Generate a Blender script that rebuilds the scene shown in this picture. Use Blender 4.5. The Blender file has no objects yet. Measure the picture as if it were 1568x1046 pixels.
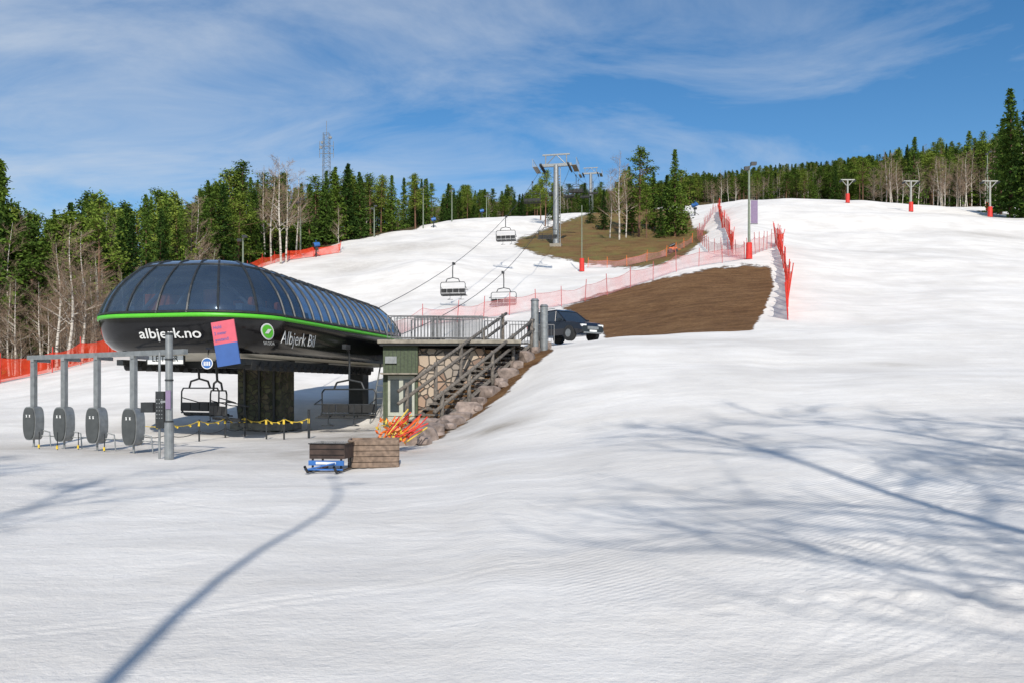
import bpy, bmesh, math, random
import numpy as np
from mathutils import Vector, Matrix, Euler
from mathutils import noise as mn
random.seed(7); rng=np.random.default_rng(7)
F=1220.0; CH=1.7; HY=595.0
scene=bpy.context.scene
scene.view_settings.view_transform='Standard'; scene.view_settings.look='None'; scene.view_settings.exposure=0
# ------------------------------------------------------------ terrain height
cols={
-600:[(5,0,1),(30,0,1),(60,2,1),(100,3,1),(200,6,1),(400,20,1),(900,40,1)],
0:[(5,0,1),(30,0,1),(45,.9,1),(55,585),(80,3.5,1),(150,8,1),(400,30,1),(900,60,1)],
200:[(5,0,1),(33,0,1),(45,1.7,1),(60,4.2,1),(80,6.5,1),(150,15,1),(400,45,1),(900,70,1)],
400:[(5,0,1),(35,0,1),(45,1.7,1),(60,530),(80,468),(110,400),(150,26,1),(400,60,1),(900,90,1)],
520:[(5,0,1),(38,0,1),(50,575),(65,510),(80,460),(110,396),(130,374),(200,36,1),(400,70,1),(900,100,1)],
580:[(5,0,1),(20,.0,1),(39,0.05,1),(44,1.6,1),(50,3.6,1),(60,516),(80,456),(110,392),(140,360),(200,38,1),(400,80,1),(900,110,1)],
640:[(5,0,1),(20,.05,1),(35,.15,1),(39,3.5,1),(48,4.2,1),(60,495),(75,455),(110,385),(150,350),(200,358),(400,345),(900,340)],
700:[(5,.02,1),(20,.12,1),(31,.4,1),(33,.9,1),(36,2.6,1),(38.5,3.6,1),(48,4.2,1),(60,495),(75,455),(110,380),(150,345),(185,338),(230,350),(400,340),(900,335)],
760:[(5,.05,1),(20,.3,1),(31,1.2,1),(35,2.3,1),(38.5,3.6,1),(48,4.2,1),(60,488),(72,462),(110,390),(150,345),(190,335),(250,344),(400,338),(900,330)],
850:[(5,.05,1),(10,.15,1),(20,.47,1),(30,2.1,1),(38,3.7,1),(42,3.95,1),(48,4.4,1),(56,490),(66,463),(90,420),(105,395),(113,375),(150,348),(200,330),(260,340),(400,335),(900,330)],
950:[(5,.05,1),(10,.2,1),(20,655),(30,563),(42,512),(47,4.6,1),(52,500),(62,455),(68,440),(90,415),(100,402),(112,375),(150,345),(200,325),(260,334),(400,322),(900,310)],
1050:[(5,.05,1),(10,.25,1),(20,645),(30,560),(42,514),(47,505),(58,455),(66,418),(90,395),(105,378),(130,350),(160,330),(200,315),(260,320),(400,295),(600,285),(900,280)],
1140:[(5,.05,1),(10,.3,1),(20,640),(30,558),(44,510),(50,480),(60,440),(72,402),(90,370),(120,330),(150,308),(200,312),(270,305),(400,284),(600,280),(900,280)],
1200:[(5,.05,1),(10,.35,1),(20,640),(30,563),(45,505),(60,440),(75,392),(90,376),(110,345),(150,307),(190,315),(270,302),(400,275),(600,270),(900,270)],
1330:[(5,.05,1),(10,.4,1),(20,632),(30,560),(45,500),(60,445),(75,398),(90,378),(130,322),(150,310),(170,315),(200,318),(270,300),(400,262),(600,256),(900,256)],
1450:[(5,.05,1),(10,.4,1),(20,628),(30,558),(45,495),(60,440),(75,396),(90,380),(130,326),(150,323),(170,321),(200,318),(270,290),(400,252),(600,245),(900,245)],
1568:[(5,.05,1),(10,.45,1),(20,625),(30,558),(45,495),(60,440),(75,398),(90,384),(130,335),(150,328),(200,310),(270,280),(400,240),(600,230),(900,230)],
2200:[(5,.05,1),(10,.5,1),(20,620),(30,556),(45,495),(60,440),(80,385),(130,335),(150,325),(200,310),(270,280),(400,240),(600,230),(900,230)],
}
LD=np.linspace(math.log(4),math.log(900),420); PX=np.arange(-600,2201,8.0)
keys=sorted(cols); T=[]
for k in keys:
    ds=[];zs=[]
    for c in cols[k]:
        ds.append(math.log(c[0])); zs.append(c[1] if len(c)==3 else CH+(HY-c[1])/F*c[0])
    T.append(np.interp(LD,ds,zs))
T=np.array(T).T
GH=np.array([np.interp(PX,keys,row) for row in T])
def sm(A,ax,n,r):
    for _ in range(n):
        B=A.copy(); c=1
        for k in range(1,r+1):
            i0=np.clip(np.arange(A.shape[ax])-k,0,A.shape[ax]-1); i1=np.clip(np.arange(A.shape[ax])+k,0,A.shape[ax]-1)
            B=B+np.take(A,i0,ax)+np.take(A,i1,ax); c+=2
        A=B/c
    return A
GH=sm(GH,1,2,2); GH=sm(GH,0,2,2)
def _h(i,j,s):
    n=(i*374761393+j*668265263+s*1274126177)&0x7fffffff
    n=((n^(n>>13))*1103515245)&0x7fffffff
    return ((n^(n>>16))&0xffff)/65535.0
def vn(x,y,s=0):
    x=np.asarray(x,float);y=np.asarray(y,float)
    i=np.floor(x).astype(np.int64);j=np.floor(y).astype(np.int64);fx=x-i;fy=y-j
    fx=fx*fx*(3-2*fx);fy=fy*fy*(3-2*fy)
    a=_h(i,j,s);b=_h(i+1,j,s);c=_h(i,j+1,s);d=_h(i+1,j+1,s)
    return (a*(1-fx)+b*fx)*(1-fy)+(c*(1-fx)+d*fx)*fy-.5
def gza(x,y):
    x=np.asarray(x,float);y=np.asarray(y,float)
    d=np.clip(y,4,899); px=np.clip(x/d*F+784,-600,2199)
    a=(np.log(d)-LD[0])/(LD[1]-LD[0]); b=(px+600)/8
    i=np.clip(a.astype(int),0,len(LD)-2); j=np.clip(b.astype(int),0,len(PX)-2); fa=a-i; fb=b-j
    z=(GH[i,j]*(1-fa)+GH[i+1,j]*fa)*(1-fb)+(GH[i,j+1]*(1-fa)+GH[i+1,j+1]*fa)*fb
    am=np.clip((y-5)/40,0,1); fa2=np.clip((y-55)/50,0,1)
    wx=x+vn(x/20,y/20,9)*10
    z=z+vn(wx/13,y/13,3)*1.5*fa2+vn(wx/6,y/7,14)*.6*fa2+vn(x/5,y/5,4)*.30*am+vn(x/1.7,y/1.7,5)*.035+vn(x/.6,y/.6,6)*.012+vn(x/2.6,y/2.6,15)*.08*np.clip((y-2)/10,0,1)
    return z
def tracks(x,y):
    r=np.random.default_rng(4); z=np.zeros_like(x)
    for k in range(34):
        x0=r.uniform(-11,11); y0=r.uniform(6,22); th=r.uniform(.15,2.9) if k%3 else r.uniform(.1,.6); c=r.uniform(-.02,.02); ln=r.uniform(4,14)
        u=(x-x0)*math.cos(th)+(y-y0)*math.sin(th); v=-(x-x0)*math.sin(th)+(y-y0)*math.cos(th)-c*u*u-.06*np.sin(u*1.3+k)
        m=np.clip((ln-np.abs(u))/2.5,0,1)*(.6+.8*vn(x/.8,y/.8,k))
        for off in ((0,.16) if k%2 else (0,.9)): z-= m*.009*np.exp(-((v-off)/.05)**2); z+= m*.005*np.exp(-((v-off-.10)/.06)**2)
    v=(y-5.75)-.06*x; z+= np.clip((x-.3)/3,0,1)*.028*np.exp(-(v/.28)**2)*(1+2.4*vn(x/.13,y/.13,8)+1.5*vn(x/.35,y/.35,9))
    v=(y-6.9)-.10*x+.05*np.sin(x*2); z+= np.clip((x-1.5)/2,0,1)*.016*np.exp(-(v/.3)**2)*(1+2.4*vn(x/.16,y/.16,18)+1.5*vn(x/.4,y/.4,19))
    return z
def gz(x,y): return float(gza(np.array([x]),np.array([y]))[0])
def G(px,d,dz=0):
    x=(px-784)/F*d; return Vector((x,d,gz(x,d)+dz))
def P(px,py,d): return Vector(((px-784)/F*d,d,CH+(HY-py)/F*d))
# ------------------------------------------------------------ materials
def newmat(n):
    m=bpy.data.materials.new(n); m.use_nodes=True; nt=m.node_tree; nt.nodes.clear()
    o=nt.nodes.new('ShaderNodeOutputMaterial'); return m,nt,o
def N(nt,t,**k):
    n=nt.nodes.new(t)
    for a,b in k.items():
        if a in n.inputs.keys(): n.inputs[a].default_value=b
        else: setattr(n,a,b)
    return n
def ramp(nt,stops):
    r=nt.nodes.new('ShaderNodeValToRGB'); e=r.color_ramp.elements
    while len(e)<len(stops): e.new(.5)
    for i,(p,c) in enumerate(stops):
        e[i].position=p; e[i].color=(c[0],c[1],c[2],1) if not isinstance(c,(int,float)) else (c,c,c,1)
    return r
def L(nt,a,b): nt.links.new(a,b)
def mat(name,col,rough=.5,metal=0,var=.25,scale=6,bump=.0,spec=.5):
    m,nt,o=newmat(name); p=N(nt,'ShaderNodeBsdfPrincipled',Roughness=rough,Metallic=metal)
    p.inputs['Specular IOR Level'].default_value=spec
    tc=N(nt,'ShaderNodeTexCoord'); no=N(nt,'ShaderNodeTexNoise',Scale=scale,Detail=6)
    L(nt,tc.outputs['Object'],no.inputs['Vector'])
    r=ramp(nt,[(.3,[c*(1-var) for c in col]),(.7,[min(1,c*(1+var)) for c in col])])
    L(nt,no.outputs['Fac'],r.inputs[0]); L(nt,r.outputs[0],p.inputs['Base Color'])
    if bump: 
        b=N(nt,'ShaderNodeBump',Strength=bump,Distance=.05); L(nt,no.outputs['Fac'],b.inputs['Height']); L(nt,b.outputs[0],p.inputs['Normal'])
    L(nt,p.outputs[0],o.inputs[0]); return m
M_steel=mat('galvanised_steel',(.27,.28,.28),.45,.5,.2)
M_dark=mat('dark_metal',(.035,.038,.04),.45,.3)
M_black=mat('black_paint',(.006,.006,.007),.14,0,.2,2)
M_green=mat('green_stripe',(.10,.50,.03),.4,0,.05)
M_white=mat('white_paint',(.75,.75,.73),.5,0,.06)
M_beige=mat('beige_panel',(.55,.52,.44),.6,0,.1)
M_red=mat('red_plastic',(.58,.03,.02),.6,0,.25)
M_orange=mat('orange_paint',(.75,.16,.02),.5,0,.2)
M_yellow=mat('yellow_paint',(.65,.45,.04),.5,0,.2)
M_blue=mat('blue_paint',(.03,.13,.38),.5,0,.15)
M_wood=mat('weathered_wood',(.145,.125,.105),.85,0,.45,9,.3)
M_plank=mat('plank_wood',(.20,.14,.10),.8,0,.4,10,.3)
M_greenwall=mat('green_wood_wall',(.075,.095,.055),.8,0,.25,8,.2)
M_conc=mat('concrete',(.28,.25,.20),.9,0,.3,5,.2)
M_rock=mat('boulder_rock',(.25,.195,.165),.9,0,.55,3,.6)
M_bark=mat('pine_bark',(.16,.085,.05),.9,0,.4,5,.3)
M_gbark=mat('grey_bark',(.17,.14,.11),.9,0,.4,5)
M_twig=mat('twigs',(.27,.19,.13),.9,0,.3,1)
M_rubber=mat('rubber',(.02,.02,.02),.7)
M_pink=mat('pink_panel',(.62,.11,.15),.5,0,.08,3)
M_bpanel=mat('blue_panel',(.045,.11,.32),.5,0,.08,3)
M_purple=mat('purple_banner',(.22,.16,.26),.7,0,.1)
M_podgrey=mat('gate_grey',(.07,.075,.075),.35,.1,.15)
M_pane=mat('window_pane',(.035,.045,.05),.25,0,.4,1.5)
def birchmat():
    m,nt,o=newmat('birch_bark'); p=N(nt,'ShaderNodeBsdfPrincipled',Roughness=.8)
    tc=N(nt,'ShaderNodeTexCoord'); mp=N(nt,'ShaderNodeMapping'); mp.inputs['Scale'].default_value=(1.5,1.5,5)
    no=N(nt,'ShaderNodeTexNoise',Scale=1.5,Detail=5); L(nt,tc.outputs['Object'],mp.inputs[0]); L(nt,mp.outputs[0],no.inputs['Vector'])
    r=ramp(nt,[(.38,(.05,.04,.035)),(.48,(.55,.50,.43))]); L(nt,no.outputs['Fac'],r.inputs[0]); L(nt,r.outputs[0],p.inputs['Base Color']); L(nt,p.outputs[0],o.inputs[0]); return m
M_birch=birchmat()
def stonemat(name,cs,scale):
    m,nt,o=newmat(name); p=N(nt,'ShaderNodeBsdfPrincipled',Roughness=.9)
    tc=N(nt,'ShaderNodeTexCoord'); v=N(nt,'ShaderNodeTexVoronoi',Scale=scale); v2=N(nt,'ShaderNodeTexVoronoi',Scale=scale,feature='DISTANCE_TO_EDGE')
    for q in (v,v2): L(nt,tc.outputs['Object'],q.inputs['Vector'])
    sp=N(nt,'ShaderNodeSeparateColor'); L(nt,v.outputs['Color'],sp.inputs[0])
    r=ramp(nt,[(i/(len(cs)-1),c) for i,c in enumerate(cs)]); L(nt,sp.outputs[0],r.inputs[0])
    e=ramp(nt,[(.02,0),(.08,1)]); L(nt,v2.outputs['Distance'],e.inputs[0])
    mx=N(nt,'ShaderNodeMix',data_type='RGBA'); mx.inputs[6].default_value=(.09,.08,.07,1)
    L(nt,e.outputs[0],mx.inputs[0]); L(nt,r.outputs[0],mx.inputs[7]); L(nt,mx.outputs[2],p.inputs['Base Color'])
    b=N(nt,'ShaderNodeBump',Strength=.8,Distance=.06); L(nt,e.outputs[0],b.inputs['Height']); L(nt,b.outputs[0],p.inputs['Normal'])
    L(nt,p.outputs[0],o.inputs[0]); return m
M_stone=stonemat('rubble_stone',[(.20,.14,.11),(.45,.28,.18),(.30,.26,.22),(.50,.40,.30),(.24,.15,.11)],2.7)
M_pillar=stonemat('dark_stone',[(.04,.045,.03),(.14,.14,.08),(.07,.08,.05),(.18,.15,.10)],4)
def glassmat(name,tr,col,metal=0,rough=.06):
    m,nt,o=newmat(name); p=N(nt,'ShaderNodeBsdfPrincipled',Roughness=rough,Metallic=metal); p.inputs['Base Color'].default_value=(*col,1); p.inputs['IOR'].default_value=1.6
    p.inputs['Specular IOR Level'].default_value=.9
    t=N(nt,'ShaderNodeBsdfTransparent'); t.inputs[0].default_value=(.5,.6,.7,1); mx=N(nt,'ShaderNodeMixShader'); mx.inputs[0].default_value=tr
    tc=N(nt,'ShaderNodeTexCoord'); no=N(nt,'ShaderNodeTexNoise',Scale=.7,Detail=2); b=N(nt,'ShaderNodeBump',Strength=.15,Distance=.1)
    L(nt,tc.outputs['Object'],no.inputs['Vector']); L(nt,no.outputs['Fac'],b.inputs['Height']); L(nt,b.outputs[0],p.inputs['Normal'])
    L(nt,p.outputs[0],mx.inputs[1]); L(nt,t.outputs[0],mx.inputs[2]); L(nt,mx.outputs[0],o.inputs[0]); return m
M_glass=glassmat('tinted_glass',.5,(.12,.18,.26),.55)
M_roof=glassmat('blue_roof_glazing',.0,(.22,.31,.42),.8,.10)
M_win=glassmat('window_glass',.0,(.02,.025,.03))
def netmat(name,col,a):
    m,nt,o=newmat(name); p=N(nt,'ShaderNodeBsdfDiffuse'); p.inputs[0].default_value=(*col,1)
    t=N(nt,'ShaderNodeBsdfTransparent'); mx=N(nt,'ShaderNodeMixShader')
    tc=N(nt,'ShaderNodeTexCoord'); no=N(nt,'ShaderNodeTexNoise',Scale=.8,Detail=4); L(nt,tc.outputs['Object'],no.inputs['Vector'])
    r=ramp(nt,[(.3,max(0,a-.2)),(.7,min(1,a+.2))]); L(nt,no.outputs['Fac'],r.inputs[0]); L(nt,r.outputs[0],mx.inputs[0])
    L(nt,t.outputs[0],mx.inputs[1]); L(nt,p.outputs[0],mx.inputs[2]); L(nt,mx.outputs[0],o.inputs[0]); return m
M_netred=netmat('red_net',(.75,.07,.03),.66)
M_netpink=netmat('faded_pink_net',(.62,.29,.29),.36)
def leafmat(name,c0,c1,c2):
    m,nt,o=newmat(name); d=N(nt,'ShaderNodeBsdfDiffuse')
    tc=N(nt,'ShaderNodeTexCoord'); no=N(nt,'ShaderNodeTexNoise',Scale=.9,Detail=5,Roughness=.7); L(nt,tc.outputs['Object'],no.inputs['Vector'])
    oi=N(nt,'ShaderNodeObjectInfo'); ma=N(nt,'ShaderNodeMath',operation='MULTIPLY_ADD'); ma.inputs[1].default_value=.5; ma.inputs[2].default_value=-.25
    L(nt,oi.outputs['Random'],ma.inputs[0]); ad=N(nt,'ShaderNodeMath',operation='ADD'); L(nt,no.outputs['Fac'],ad.inputs[0]); L(nt,ma.outputs[0],ad.inputs[1])
    r=ramp(nt,[(.25,c0),(.5,c1),(.78,c2)]); L(nt,ad.outputs[0],r.inputs[0])
    L(nt,r.outputs[0],d.inputs[0]); L(nt,d.outputs[0],o.inputs[0]); return m
M_spruce=leafmat('spruce_needles',(.025,.052,.014),(.058,.105,.022),(.12,.18,.03))
M_pine=leafmat('pine_needles',(.055,.095,.02),(.12,.18,.03),(.22,.27,.05))
# ------------------------------------------------------------ mesh builder
class MB:
    def __init__(s): s.v=[];s.f=[];s.m=[]
    def add(s,vs,fs,mi=0):
        b=len(s.v); s.v+= [tuple(q) for q in vs]; s.f+=[tuple(b+i for i in f) for f in fs]; s.m+=[mi]*len(fs)
    def box(s,c,d,mi=0,R=None,taper=1):
        c=Vector(c); vs=[]
        for z in(-1,1):
            k=taper if z>0 else 1
            for x,y in((-1,-1),(1,-1),(1,1),(-1,1)):
                q=Vector((x*d[0]/2*k,y*d[1]/2*k,z*d[2]/2))
                vs.append(c+(R@q if R else q))
        s.add(vs,[(0,3,2,1),(4,5,6,7),(0,1,5,4),(1,2,6,5),(2,3,7,6),(3,0,4,7)],mi)
    def cyl(s,a,b,r0,r1=None,n=8,mi=0,caps=True):
        a=Vector(a);b=Vector(b); r1=r0 if r1 is None else r1; d=b-a
        if d.length<1e-6:return
        q=d.to_track_quat('Z','Y').to_matrix(); vs=[]
        for c,r in((a,r0),(b,r1)):
            for i in range(n):
                t=2*math.pi*i/n; vs.append(c+q@Vector((math.cos(t)*r,math.sin(t)*r,0)))
        fs=[(i,(i+1)%n,n+(i+1)%n,n+i) for i in range(n)]
        if caps: fs+=[tuple(range(n-1,-1,-1)),tuple(range(n,2*n))]
        s.add(vs,fs,mi)
    def tube(s,pts,r,n=6,mi=0,r1=None):
        k=len(pts)-1
        for i in range(k):
            ra=r if r1 is None else r+(r1-r)*i/k; rb=r if r1 is None else r+(r1-r)*(i+1)/k
            s.cyl(pts[i],pts[i+1],ra,rb,n,mi,True)
    def obj(s,name,mats,parent=None,smooth=False,loc=None,rot=None,bevel=0):
        me=bpy.data.meshes.new(name); me.from_pydata(s.v,[],s.f); 
        for m in mats: me.materials.append(m)
        me.polygons.foreach_set('material_index',s.m)
        if smooth: me.polygons.foreach_set('use_smooth',[True]*len(s.f))
        me.update(); return mkobj(name,me,parent,loc,rot,bevel)
def mkobj(name,me,parent=None,loc=None,rot=None,bevel=0):
    o=bpy.data.objects.new(name,me); scene.collection.objects.link(o)
    if parent: o.parent=parent
    if loc is not None:o.location=loc
    if rot is not None:o.rotation_euler=rot
    if bevel:
        b=o.modifiers.new('b','BEVEL'); b.width=bevel; b.segments=2; b.limit_method='ANGLE'
    return o
def empty(name,loc=(0,0,0),rot=(0,0,0)):
    e=bpy.data.objects.new(name,None); scene.collection.objects.link(e); e.location=loc; e.rotation_euler=rot; return e
# ------------------------------------------------------------ ground mesh
dr=np.concatenate([np.linspace(-45,2.6,18),np.geomspace(3,22,300),np.geomspace(22.2,60,180),np.geomspace(60.6,300,210),np.geomspace(306,898,36)])
sc=np.concatenate([np.linspace(-2.3,-.72,24),np.linspace(-.70,.70,440),np.linspace(.72,2.3,24)])
W=np.sqrt(dr**2+25); X=sc[None,:]*W[:,None]; Y=np.repeat(dr[:,None],len(sc),1); Z=gza(X,Y)+tracks(X,Y)
nr,nc=X.shape; co=np.stack([X,Y,Z],-1).reshape(-1,3)
idx=np.arange(nr*nc).reshape(nr,nc); q=np.stack([idx[:-1,:-1],idx[:-1,1:],idx[1:,1:],idx[1:,:-1]],-1).reshape(-1,4)
me=bpy.data.meshes.new('snow_ground'); me.vertices.add(nr*nc); me.vertices.foreach_set('co',co.ravel())
me.loops.add(q.size); me.loops.foreach_set('vertex_index',q.ravel().astype(np.int32)); me.polygons.add(len(q))
me.polygons.foreach_set('loop_start',np.arange(0,q.size,4,dtype=np.int32)); me.polygons.foreach_set('use_smooth',np.ones(len(q),bool)); me.update(); me.validate()
xs,ys,zs=co[:,0],co[:,1],co[:,2]; dd=np.maximum(ys,2.0); ppx=784+xs/dd*F; ppy=HY-(zs-CH)/dd*F
def sdf(poly):
    poly=np.array(poly,float); n=len(poly); best=np.full(len(ppx),1e9); ins=np.zeros(len(ppx),bool)
    for i in range(n):
        a=poly[i];b=poly[(i+1)%n];e=b-a; wx=ppx-a[0];wy=ppy-a[1]
        t=np.clip((wx*e[0]+wy*e[1])/(e@e),0,1); best=np.minimum(best,np.hypot(wx-t*e[0],wy-t*e[1]))
        c=((a[1]>ppy)!=(b[1]>ppy)); xx=(b[0]-a[0])*(ppy-a[1])/(b[1]-a[1]+1e-12)+a[0]
        ins^=c&(ppx<xx)
    return np.where(ins,best,-best)
isl=sdf([(788,376),(830,391),(900,404),(960,410),(1010,406),(1040,396),(1068,376),(1085,355),(1062,350),(1055,330),(1000,318),(930,318),(880,335),(850,345),(820,358),(795,366)])
isl=np.where((dd>84)&(dd<230),isl,-50)
pat=sdf([(860,472),(930,448),(1010,429),(1080,413),(1150,406),(1180,412),(1184,440),(1168,480),(1142,516),(1080,522),(1000,522),(930,520),(915,500),(880,485)])
pat=np.where((dd>43.5)&(dd<78),pat,-50)
fb=np.interp(ppx,[-600,0,200,300,400,520,640,700,850,1000,1100,1200,1330,1568,2200],[60,60,66,84,107,128,150,195,232,205,205,185,172,168,140])
frs=(dd-fb)*F/dd*.5; frs=np.where(dd<20,-50,frs)
bk=sdf([(630,700),(672,672),(735,632),(775,600),(812,563),(845,537),(800,520),(740,530),(640,560)]); bk=np.where((dd>24)&(dd<40),bk,-50)
g1=np.clip(np.maximum(isl,pat),-50,50)/50; g1=np.maximum(g1,np.clip(bk,-50,50)/50)
def ga(cx,cy,sx,sy): return np.exp(-((xs-cx)/sx)**2-((ys-cy)/sy)**2)
dirt=ga(-9,33,6,3)*.8+ga(-5,27,3,3)*1.0+ga(-4,21,2.5,3)*.8+ga(-.4,23,1.0,.8)*.9+ga(14.5,30,1.0,.8)*.5+ga(16,60,4,5)*.3+ga(-16,112,10,5)*.5+ga(-20,100,5,4)*.5+ga(-8,42,4,2)*.4+ga(-14,23,5,3)*.5+ga(-9,21.5,3,2)*.5+ga(60,100,6,5)*.5+ga(70,118,10,3)*.5+ga(40,85,8,2)*.3+ga(20,80,6,2)*.3+ga(-2,30,1.2,5)*.5+ga(8,38,5,2)*.25+ga(-25,58,8,3)*.4
for nme,arr in(('grass',g1),('forest',np.clip(frs,-50,50)/50),('dirt',dirt)):
    at=me.attributes.new(nme,'FLOAT','POINT'); at.data.foreach_set('value',arr.astype(np.float32))
m,nt,o=newmat('snow_and_grass'); tc=N(nt,'ShaderNodeTexCoord'); OC=tc.outputs['Object']
def noise(s,d=6,rough=.55,vec=OC,dist=0):
    n=N(nt,'ShaderNodeTexNoise',Scale=s,Detail=d,Roughness=rough,Distortion=dist); L(nt,vec,n.inputs['Vector']); return n.outputs['Fac']
def math_(op,a,b=None,c=None):
    n=N(nt,'ShaderNodeMath',operation=op)
    for i,q in enumerate((a,b,c)):
        if q is None: continue
        if isinstance(q,(int,float)): n.inputs[i].default_value=q
        else: L(nt,q,n.inputs[i])
    return n.outputs[0]
def attr(n):
    a=N(nt,'ShaderNodeAttribute',attribute_name=n); return a.outputs['Fac']
def mixc(f,a,b):
    n=N(nt,'ShaderNodeMix',data_type='RGBA')
    if isinstance(f,(int,float)): n.inputs[0].default_value=f
    else: L(nt,f,n.inputs[0])
    for i,q in((6,a),(7,b)):
        if isinstance(q,tuple): n.inputs[i].default_value=(*q,1)
        else: L(nt,q,n.inputs[i])
    return n.outputs[2]
mp=N(nt,'ShaderNodeMapping'); mp.inputs['Rotation'].default_value=(0,0,-.75); mp.inputs['Scale'].default_value=(.22,1.3,1); L(nt,OC,mp.inputs[0]); ST=mp.outputs[0]
edge=math_('MULTIPLY',math_('SUBTRACT',noise(.9,8,.7),.5),.9)
gr=ramp(nt,[(.46,0),(.54,1)]); L(nt,math_('ADD',math_('MULTIPLY',math_('ADD',attr('grass'),math_('MULTIPLY',edge,.45)),2),.5),gr.inputs[0])
fr=ramp(nt,[(.45,0),(.55,1)]); L(nt,math_('ADD',math_('MULTIPLY',math_('ADD',attr('forest'),math_('MULTIPLY',edge,.8)),1.5),.5),fr.inputs[0])
sn=ramp(nt,[(.35,(.69,.655,.61)),(.6,(.82,.785,.735))]); L(nt,noise(.3,9,.62),sn.inputs[0])
st=ramp(nt,[(.42,0),(.66,1)]); L(nt,noise(.8,7,.62,ST),st.inputs[0])
c1=mixc(math_('MULTIPLY',st.outputs[0],.4),sn.outputs[0],(.60,.565,.515))
spk=ramp(nt,[(.62,0),(.74,1)]); L(nt,noise(14,4,.7),spk.inputs[0]); c1=mixc(math_('MULTIPLY',spk.outputs[0],.2),c1,(.42,.36,.28))
dm=math_('MINIMUM',math_('MULTIPLY',attr('dirt'),math_('MULTIPLY',noise(1.3,8,.7),1.4)),.9); c2=mixc(dm,c1,(.27,.23,.18))
gc=ramp(nt,[(.32,(.07,.036,.016)),(.46,(.22,.115,.05)),(.56,(.34,.19,.085)),(.70,(.58,.38,.20))])
mpg=N(nt,'ShaderNodeMapping'); mpg.inputs['Rotation'].default_value=(0,0,.9); mpg.inputs['Scale'].default_value=(.4,1.3,1.3); L(nt,OC,mpg.inputs[0])
gn=math_('ADD',math_('MULTIPLY',noise(.9,12,.8,mpg.outputs[0]),.65),math_('MULTIPLY',noise(5,6,.8),.35)); L(nt,gn,gc.inputs[0])
sx=N(nt,'ShaderNodeSeparateXYZ'); L(nt,OC,sx.inputs[0]); far=math_('GREATER_THAN',sx.outputs[1],84)
gg=ramp(nt,[(.44,.15),(.6,.85)]); L(nt,noise(.3,7,.7),gg.inputs[0]); gcol=mixc(math_('MULTIPLY',gg.outputs[0],far),gc.outputs[0],(.27,.235,.075))
fc=ramp(nt,[(.35,(.05,.055,.02)),(.6,(.19,.14,.07))]); L(nt,noise(.6,8,.7),fc.inputs[0])
c3=mixc(gr.outputs[0],c2,gcol); c4=mixc(fr.outputs[0],c3,fc.outputs[0])
p=N(nt,'ShaderNodeBsdfPrincipled',Roughness=.8); p.inputs['Specular IOR Level'].default_value=.15; L(nt,c4,p.inputs['Base Color'])
mw=N(nt,'ShaderNodeMapping'); mw.inputs['Rotation'].default_value=(0,0,.95); L(nt,OC,mw.inputs[0])
wv=N(nt,'ShaderNodeTexWave',Scale=4.2,Distortion=1.2,Detail=2); wv.inputs['Detail Scale'].default_value=.3; L(nt,mw.outputs[0],wv.inputs['Vector'])
wm=ramp(nt,[(.50,0),(.62,1)]); L(nt,noise(.11,3),wm.inputs[0])
h=math_('ADD',math_('MULTIPLY',noise(2.4,10,.68),.05),math_('MULTIPLY',noise(.8,8,.62,ST),.055))
h=math_('ADD',h,math_('MULTIPLY',noise(20,4,.6),.009)); h=math_('ADD',h,math_('MULTIPLY',math_('MULTIPLY',wv.outputs['Fac'],wm.outputs[0]),.010))
gh=math_('MULTIPLY',math_('MAXIMUM',gr.outputs[0],fr.outputs[0]),math_('MULTIPLY',gn,2.2)); h=math_('ADD',h,gh)
b=N(nt,'ShaderNodeBump',Strength=.75,Distance=1); L(nt,h,b.inputs['Height']); L(nt,b.outputs[0],p.inputs['Normal']); L(nt,p.outputs[0],o.inputs[0])
me.materials.append(m); mkobj('snow_ground',me)
# ------------------------------------------------------------ trees
def quadcloud(b,c,size,n,spread,mi,droop=0):
    for _ in range(n):
        q=Vector((random.gauss(0,1)*spread[0],random.gauss(0,1)*spread[1],random.gauss(0,1)*spread[2]))+c
        u=Vector((random.uniform(-1,1),random.uniform(-1,1),random.uniform(-.5,.5)-droop)).normalized()
        w=Vector((random.uniform(-1,1),random.uniform(-1,1),random.uniform(-.6,.9)))
        w=(w-u*w.dot(u)); 
        if w.length<.01: continue
        w=w.normalized(); s=size*random.uniform(.6,1.3)
        b.add([q-u*s*.5,q+w*s*.26,q+u*s*.6,q-w*s*.26],[(0,1,2,3)],mi)
def fin(b,mats):
    me=b.obj('t',mats); d=me.data; bpy.data.objects.remove(me); return d
def spruce(H,R,seed,dens=1.0,ex=.95):
    random.seed(seed); b=MB(); b.cyl((0,0,-.6),(0,0,H*.97),H*.014,.02,6,0)
    lv=int(40*dens)
    for i in range(lv):
        t=.05+.95*i/lv; z=H*t; r=R*(1-t)**ex*random.uniform(.75,1.12)+.08
        nb=random.randint(7,10)
        for k in range(nb):
            a=random.uniform(0,6.283); l=r*random.uniform(.5,1.2)
            for s in range(5):
                f=.2+.8*s/4; c=Vector((math.cos(a)*l*f,math.sin(a)*l*f,z-l*f*.30+l*.14*f*f+random.uniform(-.1,.1)))
                quadcloud(b,c,.26+.24*(1-t),2,(.09,.09,.07),1,.5)
    return fin(b,[M_bark,M_spruce])
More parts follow.
